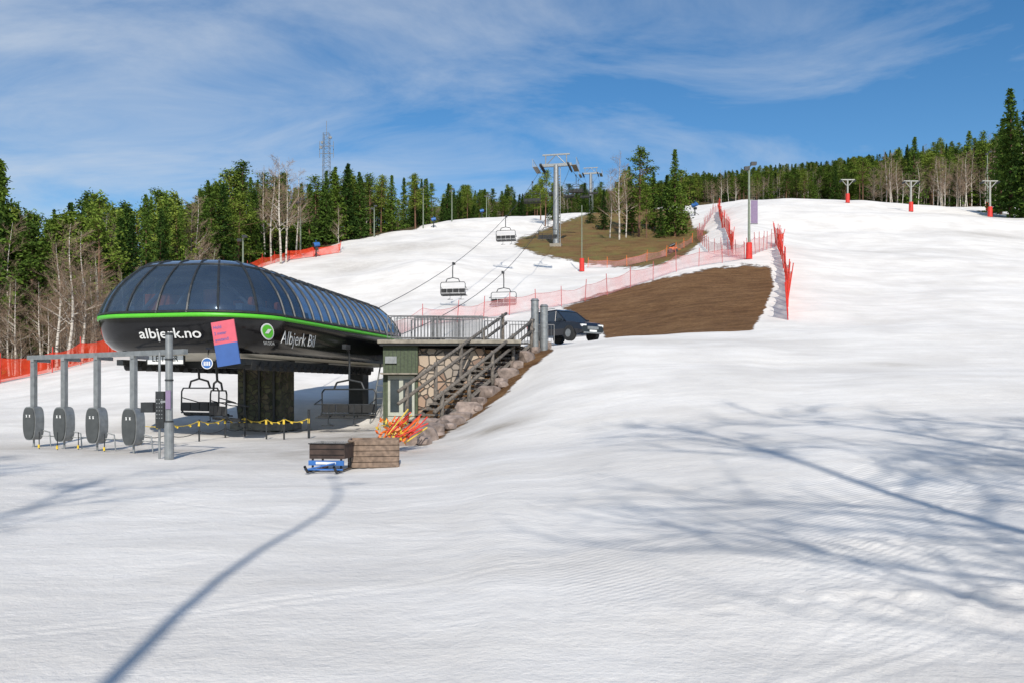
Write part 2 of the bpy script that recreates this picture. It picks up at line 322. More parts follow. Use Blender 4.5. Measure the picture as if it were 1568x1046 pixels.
def pine(H,R,seed,base=.35,dens=1.0):
    random.seed(seed); b=MB(); lean=random.uniform(-.3,.3)
    pts=[Vector((lean*math.sin(t*3)*.6,lean*t*.5,-.6+t*(H*.96+.6))) for t in np.linspace(0,1,7)]
    b.tube(pts,H*.014,6,0,.03)
    nb=int(58*dens)
    for i in range(nb):
        t=base+(1-base)*((i+random.random())/nb); z=H*t; q=(t-base)/(1-base)
        prof=(math.sin(math.pi*min(1,.25+q*.75))**.8)*(1 if q<.5 else 1-.35*(q-.5)); l=R*prof*random.uniform(.3,1.15); a=random.uniform(0,6.283)
        c=Vector((math.cos(a)*l,math.sin(a)*l,z+random.uniform(-.2,.4)*l*.4))
        b.cyl((0,0,z-.3*l),c,.05,.015,3,0,False)
        quadcloud(b,c,.32,42,(R*.15,R*.15,R*.07),1)
        quadcloud(b,c*.5+Vector((0,0,z*.5)),.34,8,(R*.12,R*.12,R*.08),1)
    quadcloud(b,Vector((0,0,H*.96)),.32,40,(R*.11,R*.11,H*.028),1)
    return fin(b,[M_bark,M_pine])
def bare(H,seed,bark,spread=1.0,start=.3,nbr=26,lev=3,tw=.012,bend=.0,tr=.0105,bulge=0):
    random.seed(seed); b=MB()
    def tp(t): return Vector((bend*H*t*t+.012*H*math.sin(t*7+seed)+bulge*math.exp(-((t-.70)/.16)**2),.01*H*math.sin(t*5+seed*2),-.5+t*(H+.5)))
    K=20
    for i in range(K): b.cyl(tp(i/K),tp((i+1)/K),H*tr*(1-i/K*.92),H*tr*(1-(i+1)/K*.92),7,0,False)
    def br(p,d,l,r,k):
        n=4; q=p
        for i in range(n):
            d=(d+Vector((random.gauss(0,.14),random.gauss(0,.14),random.gauss(.06,.12)))).normalized(); q2=q+d*l/n
            b.cyl(q,q2,r*(1-i/n*.7),r*(1-(i+1)/n*.7),4 if k>1 else 3,0 if k>=lev and r>.03 else 1,False)
            if k>1:
                for _ in range(2):
                    dn=(d+Vector((random.gauss(0,.6),random.gauss(0,.6),random.gauss(.1,.4)))).normalized()
                    br(q2,dn,l*random.uniform(.35,.6),max(tw*.5,r*.45),k-1)
            q=q2
    for i in range(nbr):
        t=start+(1-start)*(i+random.random()*.8)/nbr*.97; a=random.uniform(0,6.283)
        l=H*.26*spread*(1.15-t*.75)*random.uniform(.6,1.1)
        br(tp(t),Vector((math.cos(a),math.sin(a),random.uniform(.5,1.1))).normalized(),l,H*tr*.42*(1.1-t),lev)
    return fin(b,[bark,M_twig])
SPR=[spruce(15,2.3+.3*i,10+i,1,[.85,1.0,.9,1.05][i]) for i in range(4)]
PIN=[pine(15,2.3+.25*i,30+i,[.3,.38,.15,.42,.25][i]) for i in range(5)]
BAR=[bare(13,50+i,M_birch,.8) for i in range(3)]+[bare(12,60,M_gbark,.9,.2)]
random.seed(99)
tlx=[-700,-250,0,30,60,130,200,280,370,410,470,530,580,645,700,760,830,900,960,1060,1150,1230,1330,1400,1480,1525,1545,1570,1700,2200]
tly=[250,255,262,305,322,300,292,280,255,262,270,252,262,268,285,290,285,280,270,270,272,256,240,222,212,200,150,140,150,150]
def put(name,me,base,loc,H,parent=None,sx=1):
    o=bpy.data.objects.new(name,me); scene.collection.objects.link(o)
    s=H/base; o.scale=(s*sx,s*sx,s); o.location=loc; o.rotation_euler=(random.gauss(0,.02),random.gauss(0,.02),random.uniform(0,6.28))
    if parent:o.parent=parent
    return o
def forest(e,n,px0,px1,dmax_add,mix,hmin,hmax,dpow=1.5):
    for _ in range(n):
        px=random.uniform(px0,px1); d0=float(np.interp(px,[-700,-600,0,200,300,400,520,640,700,850,1000,1100,1200,1330,1568,2200],[63,63,64,70,88,111,132,154,200,236,212,212,190,178,165,140]))
        d=d0+random.random()**dpow*dmax_add; x=(px-784)/F*d; g=gz(x,d)
        top=float(np.interp(px,tlx,tly))+random.uniform(-6,40)
        H=(CH+(HY-top)*d/F)-g; H=min(hmax,max(hmin,H*random.uniform(.86,1.0)))
        if H>=hmax*.99: H=hmax*random.uniform(.75,1)
        r=random.random()
        if r<mix[0]: put('spruce',random.choice(SPR),15,(x,d,g),H,e,.9*min(1.6,14/H)*random.uniform(.85,1.15))
        elif r<mix[0]+mix[1]: put('pine',random.choice(PIN),15,(x,d,g),H,e,.95*min(1.4,14/H)*random.uniform(.85,1.1))
        else: put('birch',random.choice(BAR),13,(x,d,g),H*.92,e)
E=empty('forest')
forest(E,430,-420,720,48,(.44,.42),6,21)
forest(E,310,680,1080,120,(.45,.47),7,14)
forest(E,820,1040,1560,230,(.36,.48),7,14,1.2)
forest(E,200,1500,2100,70,(.6,.3),9,21)
e=empty('shrubs')
for _ in range(120):
    px=random.uniform(-150,330) if random.random()<.5 else random.uniform(-60,190); d=random.uniform(61,66)+max(0,(px-200)*.15); x=(px-784)/F*d
    put('bush',random.choice(BAR),13,(x,d,gz(x,d)),random.uniform(2,7.5),e,1.2)
for _ in range(70):
    px=random.uniform(1330,1620); d=random.uniform(166,175); x=(px-784)/F*d
    put('bush',random.choice(BAR),13,(x,d,gz(x,d)),random.uniform(6,12),e,1.1)
for _ in range(40):
    px=random.uniform(1070,1330); d=random.uniform(195,215); x=(px-784)/F*d
    put('bush',random.choice(BAR),13,(x,d,gz(x,d)),random.uniform(4,8),e,1.1)
def single(kind,px,d,top,wide=1):
    x=(px-784)/F*d; g=gz(x,d); H=CH+(HY-top)*d/F-g
    if kind=='s': put('spruce_tree',random.choice(SPR),15,(x,d,g),H,None,wide)
    if kind=='p': put('pine_tree',random.choice(PIN),15,(x,d,g),H,None,wide)
    if kind=='b': put('birch_tree',random.choice(BAR[:3]),13,(x,d,g),H,None,wide)
for a in [('b',948,116,240,1.1),('b',935,122,262,1),('b',960,120,255,1),('p',978,124,228,1.2),('s',1000,135,262,1.3),('s',1034,122,228,1.2),('s',1022,130,268,1.3),('p',990,118,285,1.1),('s',968,132,255,1.2),
          ('s',1045,128,300,1.5),('s',925,140,290,1.3),('p',835,150,262,1),('p',828,165,275,1.2),('s',846,158,280,1.2),('s',1012,118,318,1.6),('s',905,150,300,1.3),('p',1044,126,262,1.2),('p',958,140,262,1.2),
          ('s',1548,133,136,1.25),('s',1568,128,150,1.3),('s',1590,125,140,1.2),('s',1532,140,180,1.2),('s',1615,122,130,1.2),('p',1650,120,150,1.2),
          ('s',1397,172,210,1.2),('s',1388,178,225,1.2),('s',1485,172,200,1.1),
          ('p',372,112,250,1.1),('p',355,110,262,1.1),('s',500,128,262,1.2),('s',528,132,248,1.4),('s',515,130,255,1.4),('s',552,136,262,1.3),('s',600,144,268,1.4),('p',636,150,268,1.2),
          ('b',428,104,240,1.1),('b',440,106,246,1.0),('b',415,108,250,1),('b',405,110,262,1),('b',455,112,262,1),
          ('b',105,60,345,1.2),('b',128,61,355,1.3),('b',90,60,372,1.2),('b',145,62,385,1.2),('s',8,66,262,1.1),('s',-15,65,240,1.2),('p',150,68,300,1),('b',520,112,318,1),('b',300,90,300,1)]:
    single(*a)
def near(seed,x,y,H,sp,bend=0,nbr=22,start=.35,tr=.009,bulge=0):
    d=bare(H,seed,M_gbark,sp,start,nbr,3,.02,bend,tr,bulge); put('bare_tree',d,H,(x,y,0),H).rotation_euler=(0,0,0)
near(201,-1.5,-4.5,17.3,.16,-.02,6,.75,.0055,.9)
near(202,6.6,-5.2,19,1.0,-.03,26,.35,.010)
near(203,-5.6,-5.5,15,.8,0,20,.5,.006)
near(204,-9.5,-5,18,.9,0,26,.4,.006)
near(205,10.0,-4,19,.9,-.04,34,.3,.009)
near(206,13.0,-5,18,.9,-.05,26,.3,.009)
# ------------------------------------------------------------ chairlift station
ST_R=math.radians(-12); C0=Vector((-11.7,26.2,0))
stn=empty('chairlift_station',C0,(0,0,ST_R))
Rm=Matrix.Rotation(ST_R,3,'Z')
def toW(v): return C0+Rm@Vector(v)
def toL(v): return Rm.transposed()@(Vector(v)-C0)
SZ=[2.78,2.9,3.1,3.35,3.7,4.03,4.17,4.5,4.8,5.1,5.4,5.65,5.9,6.08,6.2,6.27]
SI=[1.0,.7,.36,.16,.04,0,0,.1,.22,.38,.60,.82,1.08,1.3,1.6,2.3]
LEN=15.9
def inset(z): return float(np.interp(z,SZ,SI))
def rr(z):
    i=inset(z); w=3.4-i; return w,i*1.05,LEN-i*.6,max(2.3-i*.75,.5)
def drop(z,y): return z-(.026*y*(z-4.2)/2 if z>4.2 else 0)
def surf(s,z,off=0):
    w,y0,y1,r=rr(z); sg=1 if s>=0 else -1; a=abs(s); st=w-r
    if a<st: x,y,nx,ny=a,y0,0,-1
    elif a<st+r*math.pi/2:
        t=(a-st)/r; nx,ny=math.sin(t),-math.cos(t); x=st+r*nx; y=y0+r+r*ny
    else: nx,ny=1,0; x=w; y=y0+r+(a-st-r*math.pi/2)
    return Vector(((x+nx*off)*sg,y+ny*off,drop(z,y)))
def loop(z,off=0):
    w,y0,y1,r=rr(z); w+=off;y0-=off;y1+=off; pts=[]
    def seg(a,b,n):
        for i in range(n): pts.append((a[0]+(b[0]-a[0])*i/n,a[1]+(b[1]-a[1])*i/n))
    def arc(cx,cy,a0,n):
        for i in range(n):
            t=a0+math.pi/2*i/n; pts.append((cx+r*math.cos(t),cy+r*math.sin(t)))
    seg((-(w-r),y0),(w-r,y0),8); arc(w-r,y0+r,-math.pi/2,14); seg((w,y0+r),(w,y1-r),30); arc(w-r,y1-r,0,10)
    seg((w-r,y1),(-(w-r),y1),8); arc(-(w-r),y1-r,math.pi/2,10); seg((-w,y1-r),(-w,y0+r),30); arc(-(w-r),y0+r,math.pi,14)
    return [Vector((x,y,drop(z,y))) for x,y in pts]
loops=[loop(z) for z in SZ]; n=len(loops[0])
vs=[v for l in loops for v in l]; fs={0:[],1:[],2:[],3:[]}
for k in range(len(SZ)-1):
    for i in range(n):
        j=(i+1)%n; f=(k*n+i,k*n+j,(k+1)*n+j,(k+1)*n+i); y=(loops[k][i].y+loops[k][j].y)/2
        if SZ[k]<2.85: mi=3
        elif SZ[k]<4.17: mi=0
        elif SZ[k]>=5.9: mi=2
        else: mi=1 if y<4.0 else 2
        fs[mi].append(f)
bm=bmesh.new(); bv=[bm.verts.new(v) for v in vs]
for mi in fs:
    for f in fs[mi]:
        q=bm.faces.new([bv[i] for i in f]); q.material_index=mi; q.smooth=True
f=bm.faces.new([bv[i] for i in range(n-1,-1,-1)]); f.material_index=3
f=bm.faces.new([bv[(len(SZ)-1)*n+i] for i in range(n)]); f.material_index=2
me=bpy.data.meshes.new('housing'); bm.to_mesh(me); bm.free()
for q in (M_black,M_glass,M_roof,M_beige): me.materials.append(q)
mkobj('housing',me,stn)
b=MB()
la=loop(4.03,.03); lb=loop(4.16,.03); lc=loop(4.16,-.02); ld=loop(4.03,-.02)
b.add(la+lb+lc+ld,[(i,(i+1)%n,n+(i+1)%n,n+i) for i in range(n)]+[(n+i,n+(i+1)%n,2*n+(i+1)%n,2*n+i) for i in range(n)]+[(3*n+i,3*n+(i+1)%n,(i+1)%n,i) for i in range(n)],0)
b.obj('green_stripe',[M_green],stn,True)
b=MB()
ribs=[0,4,8,12,17]+list(range(22,52,2))+list(range(54,70,5))+list(range(80,110,2))+[110,115,120]
for i in ribs:
    if i>=n: continue
    pts=[loop(z,.02)[i] for z in SZ[6:]]; b.tube(pts,.04,5,0)
for zz in (4.22,5.97):
    l=loop(zz,.02)
    for i in range(n): b.cyl(l[i],l[(i+1)%n],.045,None,5,0,False)
b.obj('glazing_ribs',[M_dark],stn)
b=MB()
b.box((0,7,4.12),(5.6,12.2,.12),1)
b.cyl((0,3.2,4.3),(0,3.2,4.6),1.9,None,28,2); b.cyl((0,3.2,4.2),(0,3.2,5.3),.3,None,10,0)
b.box((-1.6,2.6,4.7),(1.0,.7,.8),0); b.box((1.4,3.6,4.6),(1.1,.8,.6),0); b.box((0,6,4.9),(1.4,2.5,1.1),2); b.box((2.1,6,4.5),(.25,9,.2),1); b.box((-2.1,6,4.5),(.25,9,.2),1)
b.tube([(-2.0,2.0,4.5),(-1.2,2.4,5.5),(.6,3.0,5.6),(1.9,2.6,4.6)],.07,6,1); b.tube([(-1.0,2.2,4.3),(-.4,2.6,5.6)],.06,6,1)
for k in range(14):
    for sx_ in(-1,1): b.cyl((sx_*1.9,2.6+k*.6,4.75),(sx_*2.05,2.6+k*.6,4.75),.2,None,12,0 if k%3==0 else 2)
b.obj('machinery',[M_orange,M_steel,M_dark],stn)
def textmesh(body,width,height=None,shear=0,bold=.012):
    c=bpy.data.curves.new('t','FONT'); c.body=body; c.shear=shear; c.offset=bold; ob=bpy.data.objects.new('t',c); scene.collection.objects.link(ob)
    bpy.context.view_layer.update(); dg=bpy.context.evaluated_depsgraph_get(); me=bpy.data.meshes.new_from_object(ob.evaluated_get(dg)); bpy.data.objects.remove(ob)
    vs=[v.co.copy() for v in me.vertices]; fs=[tuple(p.vertices) for p in me.polygons]; x0=min(v.x for v in vs);x1=max(v.x for v in vs)
    s=width/(x1-x0); sy=s if height is None else height/(max(v.y for v in vs)-min(v.y for v in vs)); return [((v.x-x0)*s-width/2,v.y*sy) for v in vs],fs
t,f=textmesh('albjerk.no',2.25,.42)
b=MB(); b.add([surf(.42+x,3.36+y*1.0,.03) for x,y in t],f,0); b.obj('front_lettering',[M_white],stn)
t,f=textmesh('Albjerk Bil',2.7,.56,.25,.004)
b=MB(); b.add([surf(5.7+x,3.28+y,.03) for x,y in t],f,0); b.obj('side_lettering',[M_white],stn)
b=MB(); c=[surf(3.75+.27*math.cos(a),3.62+.27*math.sin(a),.035) for a in np.linspace(0,6.283,25)[:-1]]; b.add(c,[tuple(range(24))],0)
c=[surf(3.75+.22*math.cos(a),3.62+.22*math.sin(a),.05) for a in np.linspace(0,6.283,25)[:-1]]; b.add(c,[tuple(range(24))],1)
for k in range(3): b.add([surf(3.66+x+k*.05,3.55+y+k*.05,.06) for x,y in((-.05,0),(.10,.0),(.14,.05),(-.01,.05))],[(0,1,2,3)],0)
t,f=textmesh('SKODA',.5,.1); b.add([surf(3.75+x,3.2+y,.04) for x,y in t],f,0)
b.obj('round_emblem',[M_white,M_green],stn)
b=MB(); cpos=toL((-10.55,34.2,0)); b.box((cpos.x,cpos.y,1.35),(2.0,1.2,2.9),0); b.box((cpos.x,cpos.y,.1),(2.5,1.6,.3),1)
for sx_ in(-.62,.05,.72): b.cyl((cpos.x+sx_,cpos.y-.66,0),(cpos.x+sx_,cpos.y-.66,2.9),.06,None,8,2)
c2=toL((-7.6,39.5,0)); b.box((c2.x,c2.y,1.4),(.75,.75,3.0),2); b.box((c2.x+.2,c2.y+.3,.2),(1.4,1.4,.5),1)
b.obj('support_columns',[M_pillar,M_conc,M_dark],stn,bevel=.03)
b=MB()
for sx_ in(-2.35,2.35):
    b.box((sx_,7,2.62),(.25,11.5,.2),0)
    for k in range(20): b.cyl((sx_-.15,1.8+k*.55,2.5),(sx_+.15,1.8+k*.55,2.5),.16,None,10,1)
b.box((0,8,2.65),(4.6,.3,.3),0); b.box((0,5,2.65),(4.6,.3,.3),0)
for sx_ in(0,.45): b.cyl((2.6+sx_,12,.1),(2.9+sx_,12.6,2.9),.035,None,6,2)
for k in range(9): b.cyl((2.63+k*.033,12+k*.066,.35+k*.3),(3.08+k*.033,12+k*.066,.35+k*.3),.02,None,5,2)
b.obj('conveyor_rails',[M_dark,M_rubber,M_steel],stn)
c=P(346,526,25.5); e=empty('distance_sign',c,(0,math.radians(-9),math.radians(-4)))
b=MB(); b.box((0,0,.36),(.76,.05,.72),0); b.box((0,0,-.35),(.76,.05,.70),1); b.cyl((0,.03,-.3),(0,.9,-.2),.03,None,6,2); b.cyl((0,.03,.4),(0,.7,.4),.03,None,6,2); b.obj('board',[M_pink,M_bpanel,M_dark],e)
for k,(tx,zz,w) in enumerate((('Hold',.5,.26),('2 meter',.3,.4),('avstand',.1,.44))):
    t,f=textmesh(tx,w,.10); b=MB(); b.add([(x-.1+ (w-.44)/2,-.032,zz+y) for x,y in t],f,0); b.obj('text_line',[M_bpanel],e)
t,f=textmesh('LEITNER',1.0,.2); c=P(254,549,27.2); e=empty('name_board',c,(0,0,ST_R))
b=MB(); b.box((0,0,0),(1.42,.05,.38),0)
for s in(-1,1): b.box((s*.71,-.01,0),(.04,.07,.42),1); b.box((0,-.01,s*.2),(1.46,.07,.03),1)
b.add([(x,-.03,-.09+y) for x,y in t],f,1); b.cyl((-.4,0,.2),(-.4,.1,.9),.02,None,5,1); b.cyl((.4,0,.2),(.4,.1,.9),.02,None,5,1); b.obj('board',[M_white,M_black],e)
c=P(317,556,26.6); e=empty('round_sign',c); b=MB(); b.cyl((0,0,0),(0,.03,0),.19,None,28,1); b.cyl((0,-.004,0),(0,.02,0),.165,None,28,0)
for k in range(4):
    x=-.09+.06*k; b.cyl((x,-.012,.04),(x,0,.04),.022,None,8,1); b.box((x,-.008,-.03),(.035,.006,.1),1)
b.cyl((0,.02,.1),(0,.2,.6),.02,None,5,2); b.obj('disc',[M_blue,M_white,M_dark],e)
# ------------------------------------------------------------ chairs
def chairmesh():
    b=MB(); w=1.1
    b.box((0,0,.02),(.16,.5,.18),0); b.tube([(0,0,0),(0,.28,-.15),(0,.38,-.6),(0,.34,-1.25)],.045,8,0)
    b.tube([(-.62,.32,-1.62),(-.5,.33,-1.35),(0,.34,-1.25),(.5,.33,-1.35),(.62,.32,-1.62)],.04,6,0)
    fr=[(-w,.3,-1.75),(-w+.1,.3,-1.62),(w-.1,.3,-1.62),(w,.3,-1.75),(w,.32,-2.5),(w,.1,-2.72),(w,-.35,-2.72)]
    b.tube(fr,.03,6,0); b.tube([(-p[0],p[1],p[2]) for p in fr[2:]],.03,6,0)
    b.tube([(-w,.32,-2.6),(w,.32,-2.6)],.03,6,0); b.tube([(-w,-.35,-2.72),(w,-.35,-2.72)],.03,6,0)
    for k in range(4):
        x=-.8+.535*k; b.box((x,-.0,-2.67),(.49,.5,.07),1); b.box((x,.3,-2.36),(.49,.07,.34),1)
    b.tube([(-w,.28,-2.0),(-w,-.5,-2.2),(-.9,-.52,-2.2),(.9,-.52,-2.2),(w,-.5,-2.2),(w,.28,-2.0)],.022,6,0)
    for x in(-.5,.5): b.tube([(x,-.52,-2.2),(x,-.6,-2.95),(x+.25,-.65,-3.0),(x-.25,-.65,-3.0)],.018,5,0)
    return fin(b,[M_dark,M_rubber])
CM=chairmesh()
def chair(loc,rz,s=1): 
    o=mkobj('chairlift_chair',CM,None,loc,(0,0,rz)); o.scale=(s,s,s)
chair((-10.6,29.6,3.25),math.radians(125)); chair((-6.45,31.0,3.3),math.radians(-8)); chair((-12.2,31.8,3.35),math.radians(150))
A1=toW((-2.35,14,4.0));A2=toW((2.35,14,4.0)); B1=P(830,257,113);B2=P(873,257,113)
def rope(a,b,s): return lambda t: a.lerp(b,t)-Vector((0,0,4*s*t*(1-t)))
r1=rope(A1,B1,3.1);r2=rope(A2,B2,3.9)
T2=[P(893,268,215),P(916,268,215)]; r3=rope(B1,T2[0],2.5); r4=rope(B2,T2[1],2.5)
T3=[P(915,300,330),P(926,300,330)]; r5=rope(T2[0],T3[0],2); r6=rope(T2[1],T3[1],2)
b=MB()
for r in(r1,r2,r3,r4,r5,r6): b.tube([r(t) for t in np.linspace(0,1,24)],.024,5,0)
b.obj('haul_rope',[M_dark])
az=math.atan2(-.2,1)
for r,t in((r1,.394),(r1,.68),(r1,.9),(r2,.388),(r2,.72),(r3,.2),(r4,.12),(r3,.5),(r4,.4),(r4,.7),(r3,.8)): chair(r(t),az+(math.pi if r in(r1,r3) else 0))
def lifttower(a,b_,px,d):
    mid=(a+b_)/2; x=mid.x; g=gz(x,d)-1; top=mid.z+.3; w=(b_-a).length/2
    m=MB(); m.cyl((0,0,0),(0,0,top-g),.48,.36,16,0); m.box((0,0,.3),(1.6,1.6,1.8),2)
    m.box((0,0,top-g),(2*w+.5,.35,.4),0)
    for s in(-1,1):
        for k in range(6): m.cyl((s*w-.08,-1.9+k*.75,top-g-.42),(s*w+.08,-1.9+k*.75,top-g-.42),.22,None,12,1)
        m.box((s*w-.15*s,0,top-g-.3),(.1,4.2,.2),1); m.box((s*w+.75*s,0,top-g-.55),(.7,3.6,.05),0)
        for k in range(4): m.cyl((s*w+1.08*s,-1.7+k*1.13,top-g-.55),(s*w+1.08*s,-1.7+k*1.13,top-g+.5),.03,None,5,0)
        m.cyl((s*w+1.08*s,-1.7,top-g+.5),(s*w+1.08*s,1.7,top-g+.5),.03,None,5,0)
        m.cyl((s*w*.75,0,top-g),(s*w*.75,0,top-g+1.5),.09,None,8,0)
        m.cyl((s*w*.75,0,top-g),(0,0,top-g+1.5),.06,None,8,0)
    m.box((0,0,top-g+1.5),(2*w*.75+.9,.18,.2),0)
    for k in range(24): m.box((.45,0,1.2+k*.42),(.3,.4,.03),0)
    m.cyl((.6,.2,.9),(.6,.2,top-g),.025,None,5,0); m.cyl((.6,-.2,.9),(.6,-.2,top-g),.025,None,5,0)
    m.obj('chairlift_tower',[M_steel,M_dark,M_conc],None,False,(x,d,g),(0,0,-.2))
lifttower(B1,B2,851,113); lifttower(T2[0],T2[1],904,215)
# ------------------------------------------------------------ ticket gates
def gpos(t): return Vector((-14.6+t*(6.2),24.2-t*3.9,0))
b=MB(); pod=MB()
gd=(gpos(1)-gpos(0)).normalized(); R=Matrix.Rotation(math.atan2(gd.y,gd.x)+.25,3,'Z')
for i,t in enumerate((0.02,.25,.48,.715)):
    c=gpos(t); c.z=gz(c.x,c.y)
    top=2.62; b.box((c.x,c.y,(1.05+top)/2),(.15,.12,top-1.05),0,R); b.cyl((c.x,c.y,-.1),(c.x,c.y,1.0),.03,None,8,0)
    b.box((c.x,c.y+.35,top-.06),(.10,.9,.10),0)
    for (w,h,y,mi) in((.25,.5,-.0,0),(.215,.465,-.03,1)):
        ring=[]
        for a in np.linspace(0,2*math.pi,29)[:-1]:
            ca,sa=math.cos(a),math.sin(a); ring.append((abs(ca)**.55*math.copysign(w,ca)*(1-.12*max(0,-sa)),abs(sa)**.7*math.copysign(h,sa)))
        f=[c+R@Vector((x,-.16+y,0))+Vector((0,0,.72+z)) for x,z in ring]; k=[c+R@Vector((x,.14,0))+Vector((0,0,.72+z)) for x,z in ring]
        nn=28; pod.add(f+k,[tuple(range(nn)),tuple(range(2*nn-1,nn-1,-1))]+[(j,(j+1)%nn,nn+(j+1)%nn,nn+j) for j in range(nn)],mi)
    ff=c+R@Vector((0,-.2,0))
    for s in(-.06,.06): 
        pod.cyl(ff+R@Vector((s-.02,0,0))+Vector((0,0,.9)),ff+R@Vector((s+.02,0,0))+Vector((0,0,.98)),.012,None,5,2)
        pod.cyl(ff+R@Vector((s+.02,0,0))+Vector((0,0,.9)),ff+R@Vector((s-.02,0,0))+Vector((0,0,.98)),.012,None,5,2)
    b.tube([c+Vector((0,0,.35)),c+R@Vector((.35,.2,0))+Vector((0,0,.33)),c+R@Vector((.75,.25,0))+Vector((0,0,.30))],.018,6,0)
    b.tube([c+R@Vector((.25,.1,0))+Vector((0,0,.5)),c+R@Vector((.45,.15,0))+Vector((0,0,.45)),c+R@Vector((.5,.15,0))+Vector((0,0,0))],.018,6,0)
a=gpos(-.02);c=gpos(1.02); b.box(((a.x+c.x)/2,(a.y+c.y)/2,2.64),((c-a).length,.12,.13),0,Matrix.Rotation(math.atan2(gd.y,gd.x),3,'Z'))
e=empty('ticket_gates'); b.obj('frame',[M_steel],e); pod.obj('reader_pods',[M_steel,M_podgrey,M_white],e,False,bevel=.015)
b=MB(); c=P(259,703,19.3); c.z=gz(c.x,c.y); b.cyl(c-Vector((0,0,.1)),c+Vector((0,0,3.0)),.085,None,16,0); b.cyl(c,c+Vector((0,0,.9)),.11,None,16,0); b.box(c+Vector((.02,-.10,1.45)),(.12,.02,.45),1)
b.cyl(c+Vector((0,0,3.0)),c+Vector((0,0,3.06)),.095,None,16,2); b.box(c+Vector((-.27,.15,1.2)),(.2,.14,.9),2); b.cyl(c+Vector((-.3,.15,0)),c+Vector((-.3,.15,2.6)),.03,None,8,0); b.box(c+Vector((-.12,.1,1.4)),(.25,.05,.05),0)
for zz in(.9,1.9,2.4): b.cyl(c+Vector((0,0,zz)),c+Vector((0,0,zz+.04)),.1,None,16,2)
for r_ in range(6):
    for k in range(3): b.cyl(c+Vector((-.33+.06*k,.07,1.0+.09*r_)),c+Vector((-.33+.06*k,.085,1.0+.09*r_)),.015,None,6,0)
b.box(c+Vector((-.75,.6,1.25)),(.3,.3,.25),2)
b.obj('gate_control_post',[M_steel,M_purple,M_dark])
b=MB(); pts=[(205,26),(255,25),(305,27),(345,29),(375,30),(408,28),(435,27),(473,27.5)]
pp=[]
for px,d in pts:
    g=G(px,d); pp.append(g); b.cyl(g,g+Vector((0,0,.75)),.03,None,8,0); b.box(g+Vector((0,-.03,.6)),(.07,.02,.16),1)
for i in range(len(pp)-1):
    for hh in(.35,.7):
        a=pp[i]+Vector((0,0,hh));c=pp[i+1]+Vector((0,0,hh)); b.tube([a.lerp(c,t)-Vector((0,0,.5*t*(1-t))) for t in np.linspace(0,1,7)],.013,5,1 if hh>.5 else 0)
        if hh>.5 :
            for t in(.3,.7): q=a.lerp(c,t)-Vector((0,0,.5*t*(1-t)+.03)); b.box(q,(.10,.03,.05),1,Matrix.Rotation(.6,3,'Y'))
for px,d in((60,23),(88,22.4),(120,23),(160,22)): g=G(px,d); b.cyl(g,g+Vector((0,0,.5)),.015,None,6,0); b.box(g+Vector((0,-.02,.08)),(.05,.02,.10),1)
b.cyl(G(473,27.5),G(473,27.5,1.0),.045,None,8,0); b.obj('rope_barrier',[M_dark,M_yellow])
# ------------------------------------------------------------ hut
e=empty('stone_hut',(-5.6,34.6,0)); b=MB()
b.box((.75,1.9,1.75),(1.5,3.8,3.7),0)
for k in range(9): b.box((.09+.165*k,-.012,1.75),(.012,.02,3.4),2)
b.obj('wooden_front',[M_greenwall,M_conc,M_dark],e)
b=MB(); b.box((2.95,2.1,1.5),(2.9,3.6,3.9),0); b.box((4.7,2.6,2.3),(.8,2.6,2.3),0); b.obj('stone_wall',[M_stone],e)
b=MB(); b.box((2.9,1.9,3.72),(6.2,4.5,.16),0); b.box((2.9,1.9,3.6),(6.05,4.35,.1),1); b.obj('roof_slab',[M_conc,M_dark],e,bevel=.02)
b=MB(); b.box((.8,-.05,1.4),(1.15,.08,1.75),0); b.box((.52,-.10,1.4),(.38,.03,1.4),1); b.box((1.08,-.10,1.4),(.38,.03,1.4),1); b.box((.8,-.10,.35),(1.15,.05,.3),0); b.box((.75,-.2,2.35),(1.6,.5,.06),2)
b.obj('window',[mat('pale_green_frame',(.42,.43,.36),.6,0,.1),M_pane,M_conc],e)
b=MB(); b.box((.35,-.06,2.95),(.5,.06,.3),0); b.obj('notice',[M_steel],e)
# stairs
e=empty('wooden_stairs'); b=MB()
s0=Vector((-3.3,28.8,.45)); s1=Vector((.3,37.6,3.9)); dv=s1-s0; hd=Vector((dv.x,dv.y,0)).normalized(); side=Vector((hd.y,-hd.x,0)); R=Matrix.Rotation(math.atan2(hd.y,hd.x),3,'Z')
for k in range(18):
    c=s0+dv*(k+.5)/18; b.box(c,(.34,1.2,.06),0,R)
for s in(-.62,.62): b.cyl(s0+side*s-Vector((0,0,.15)),s1+side*s-Vector((0,0,.15)),.1,None,4,0)
b.obj('steps',[M_wood],e)
b=MB()
for s,off in((-.7,1.3),(.75,1.0)):
    for k in range(5):
        t=(k+.1)/4.2; c=s0+dv*t+side*s; g=gz(c.x,c.y); b.cyl((c.x,c.y,g-.3),(c.x,c.y,c.z+off+.1),.085,.075,8,0)
    for hh in(off,off-.45): b.cyl(s0-dv*.04+side*s+Vector((0,0,hh)),s1+dv*.02+side*s+Vector((0,0,hh)),.07,None,8,0)
b.obj('log_railing',[M_wood],e,True)
